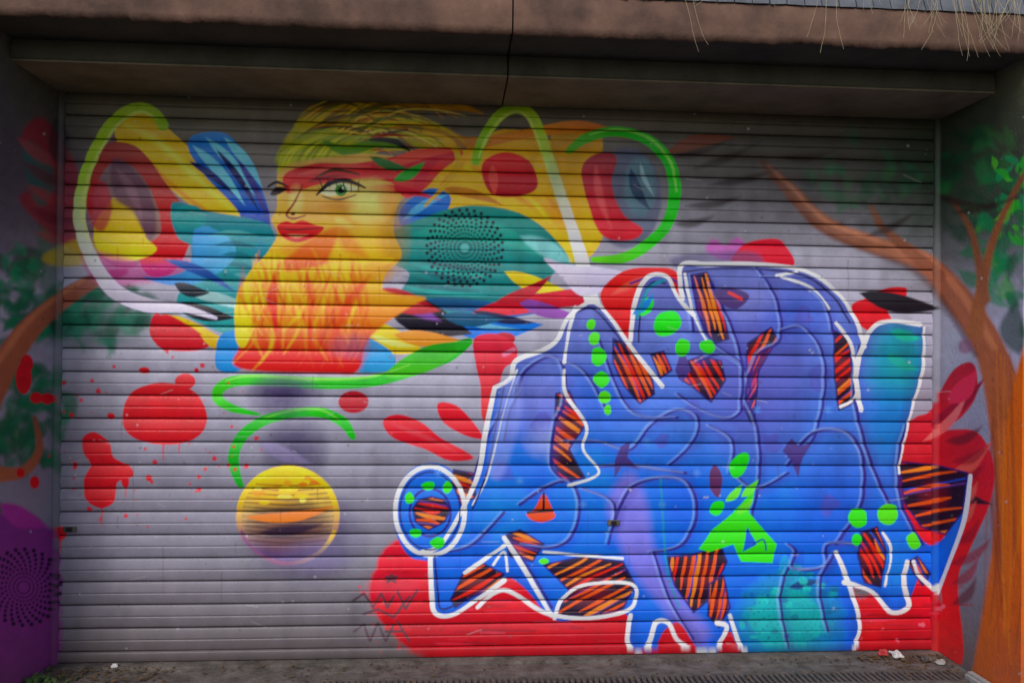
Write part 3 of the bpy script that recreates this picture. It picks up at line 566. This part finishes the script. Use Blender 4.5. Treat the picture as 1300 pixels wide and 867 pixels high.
for i,(a,c) in enumerate([(XL-1.7,JX-.003),(JX+.003,XR+1.7)]):
    n=500; xx=np.linspace(a,c,n); k=np.convolve(rng.normal(0,1,n+20),np.ones(5)/5,'same')[10:-10]
    k2=np.convolve(rng.normal(0,1,n+80),np.ones(25)/25,'same')[40:-40]
    zb=2.630+.004*k+.03*np.maximum(k2-.12,0); PP=[]
    for (y,z) in ((-.671,None),(-.684,None),(-.688,2.66),(-.689,2.71),(-.688,2.776),(-.672,2.786),(-.57,2.787)):
        for j,x in enumerate(xx): PP.append([x,y+.0015*k[j],zb[j] if z is None else z])
    obj("fascia_%d"%i,gridmesh("fascia",np.array(PP),n,7,None,False),M_fas,gb)
def boxes(name,lst,mat,parent):
    V=[];Fc=[]
    for c in lst:
        o=len(V); V+=c; Fc+=[(o,o+1,o+2,o+3),(o+7,o+6,o+5,o+4),(o,o+4,o+5,o+1),(o+1,o+5,o+6,o+2),(o+2,o+6,o+7,o+3),(o+3,o+7,o+4,o)]
    me=bpy.data.meshes.new(name); me.from_pydata(V,[],Fc); me.update(); return obj(name,me,mat,parent)
L=[]
for row in range(14):
    x=XL-1.7+(row%2)*.035
    while x<XR+1.7:
        w=.066; g=.004; z0=2.780+row*.07; y0=-.695+row*.024; j=random.uniform(-.003,.003)
        a=[(x,y0+j,z0+j),(x+w,y0-j,z0-j),(x+w,y0+.036,z0+.10),(x,y0+.036,z0+.10)]
        L.append([a[0],a[1],a[2],a[3]]+[(p[0],p[1]+.008,p[2]) for p in a]); x+=w+g
boxes("roof_slates",L,M_slate,gb)
boxm("roof_deck",(XL-1.7,-.30,2.79),(XR+1.7,.058,4.4),M_slate,gb)

# ---------------------------------------------------------------- ground
n=120; gx=np.concatenate([np.linspace(-300,-4,12),np.linspace(-3.8,4.6,n),np.linspace(5,300,12)]); gy=np.concatenate([np.linspace(-300,-6,10),np.linspace(-5.5,.2,160),np.linspace(1,300,10)])
GX,GY=np.meshgrid(gx,gy); GZ=-.006+.004*np.sin(GX*3.1)*np.sin(GY*5)+rng.normal(0,.0012,GX.shape)
GZ=np.where((GY<-.18)&(GY>-.50)&(GX>-.62)&(GX<2.32),-.035,GZ)
obj("ground",gridmesh("ground",np.stack([GX.ravel(),GY.ravel(),GZ.ravel()],-1),len(gx),len(gy)),M_gnd)
dr=empty("drain_grate"); gx0,gx1,gy0,gy1=-.55,2.25,-.37,-.24
boxm("channel",(gx0,gy0,-.028),(gx1,gy1,-.02),M_dark,dr,0)
boxm("surround_back",(gx0,gy1,-.05),(gx1,gy1+.075,.002),M_gnd,dr,.003); boxm("surround_front",(gx0,gy0-.14,-.05),(gx1,gy0,.002),M_gnd,dr,.003)
boxm("frame_back",(gx0,gy1-.012,-.02),(gx1,gy1-.001,.004),M_iron,dr,.002); boxm("frame_front",(gx0,gy0+.001,-.02),(gx1,gy0+.012,.004),M_iron,dr,.002)
L=[];x=gx0
while x<gx1:
    L.append([(x,gy0+.012,-.015),(x+.014,gy0+.012,-.015),(x+.014,gy1-.012,-.015),(x,gy1-.012,-.015),(x,gy0+.012,.002),(x+.014,gy0+.012,.002),(x+.014,gy1-.012,.002),(x,gy1-.012,.002)]); x+=.026
boxes("bars",L,M_iron,dr)
boxm("door_threshold",(XL+.001,-.07,-.03),(XR-.001,.05,.004),M_gnd,None,.003)
boxm("kerb_stone",(2.27,-.58,-.04),(XR-.004,-.30,.02),M_kerb,None,.012)
V=[];Fc=[]
def addleaf(x,y,s,z=.003):
    a=random.random()*6.28; o=len(V); t=random.uniform(-.3,.5)*s
    for (p,q,h) in ((-1,0,0),(0,-.45,t*.4),(1,0,abs(t)),(0,.45,t*.4)):
        V.append((x+s*(p*math.cos(a)-q*math.sin(a)),y+s*(p*math.sin(a)+q*math.cos(a)),z+abs(h)))
    Fc.append((o,o+1,o+2,o+3))
for _ in range(380): addleaf(random.uniform(XL,XR),-.07-abs(random.gauss(0,.12)),random.uniform(.003,.014))
for _ in range(200): addleaf(random.uniform(1.9,2.3),-.05-abs(random.gauss(0,.10)),random.uniform(.005,.018))
for _ in range(200): addleaf(random.uniform(XL,-1.2),-.05-abs(random.gauss(0,.12)),random.uniform(.005,.018))
me=bpy.data.meshes.new("fallen_leaves"); me.from_pydata(V,[],Fc); obj("fallen_leaves",me,M_leaf)
V=[];Fc=[]
for k in range(60):
    x=-1.70+random.gauss(0,.05); y=-.25+random.gauss(0,.04); a=random.random()*6.28; s=random.uniform(.02,.05); o=len(V)
    dx,dy=math.cos(a),math.sin(a)
    V+= [(x,y,0),(x+dx*s*.5-dy*s*.2,y+dy*s*.5+dx*s*.2,s*.7),(x+dx*s,y+dy*s,s*.8),(x+dx*s*.5+dy*s*.2,y+dy*s*.5-dx*s*.2,s*.7)]; Fc.append((o,o+1,o+2,o+3))
me=bpy.data.meshes.new("weeds"); me.from_pydata(V,[],Fc); obj("weeds",me,M_weed)
def crumple(name,x,y,s,mat,seed):
    bm=bmesh.new(); bmesh.ops.create_icosphere(bm,subdivisions=3,radius=s)
    from mathutils import noise
    for v in bm.verts:
        k=noise.noise(v.co*(2.2/s)*.6+Vector((seed,0,0)))*.7; v.co*=1+k; v.co.z*=.6
    zm=min(v.co.z for v in bm.verts)
    for v in bm.verts: v.co+=Vector((x,y,-zm-.002))
    me=bpy.data.meshes.new(name); bm.to_mesh(me); bm.free(); return obj(name,me,mat)
crumple("crumpled_paper",2.08,-.09,.026,M_paper,3); crumple("crumpled_wrapper",2.03,-.06,.022,M_redp,5); crumple("crumpled_paper",-1.48,-.06,.013,M_paper,8); crumple("small_stone",2.2,-.13,.022,M_iron,9); crumple("small_stone",2.24,-.18,.02,M_kerb,11)

# ---------------------------------------------------------------- hanging dry grass
cu=bpy.data.curves.new("dry_grass",'CURVE'); cu.dimensions='3D'; cu.bevel_depth=.0011; cu.bevel_resolution=1
def stalk(x,y,z,L,sx,curl):
    s=cu.splines.new('POLY'); m=12; s.points.add(m-1); px,py,pz=x,y,z; an=random.uniform(-.25,.25)+sx
    for i in range(m):
        s.points[i].co=(px,py,pz,1); s.points[i].radius=1-.6*i/m
        px+=math.sin(an)*L/m; pz-=math.cos(an)*L/m; an=max(-.9,min(.9,an+curl+random.uniform(-.12,.12))); py+=random.uniform(-.003,.003)
for (x,nn,Lm) in [(.90,2,.26),(.97,2,.12),(1.14,2,.10),(1.42,3,.30),(1.6,3,.10),(1.78,5,.22),(1.88,8,.24),(1.97,9,.28),(2.06,9,.26),(2.15,8,.26),(2.23,5,.2)]:
    for k in range(nn): stalk(x+random.gauss(0,.03),-.715-random.random()*.02,2.88,Lm*random.uniform(.5,1.15)+.06,0,random.uniform(-.07,.07))
obj("dry_grass",cu,M_straw)

# ---------------------------------------------------------------- light
w=bpy.data.worlds.new("World"); sc.world=w; w.use_nodes=True; nt=w.node_tree; bg=nt.nodes["Background"]
sky=nt.nodes.new('ShaderNodeTexSky'); sky.sky_type='NISHITA'; sky.sun_disc=False
el,az=math.radians(42),math.radians(200)
sky.sun_elevation=el; sky.sun_rotation=az; sky.air_density=1; sky.dust_density=1.6; nt.links.new(sky.outputs[0],bg.inputs[0]); bg.inputs[1].default_value=.14
sd=bpy.data.lights.new("sun",'SUN'); sd.energy=1.5; sd.angle=math.radians(25); sd.color=(1,.97,.94); so=bpy.data.objects.new("sun",sd); sc.collection.objects.link(so)
dirv=Vector((math.sin(az)*math.cos(el),math.cos(az)*math.cos(el),math.sin(el)))
so.rotation_euler=dirv.to_track_quat('Z','Y').to_euler()
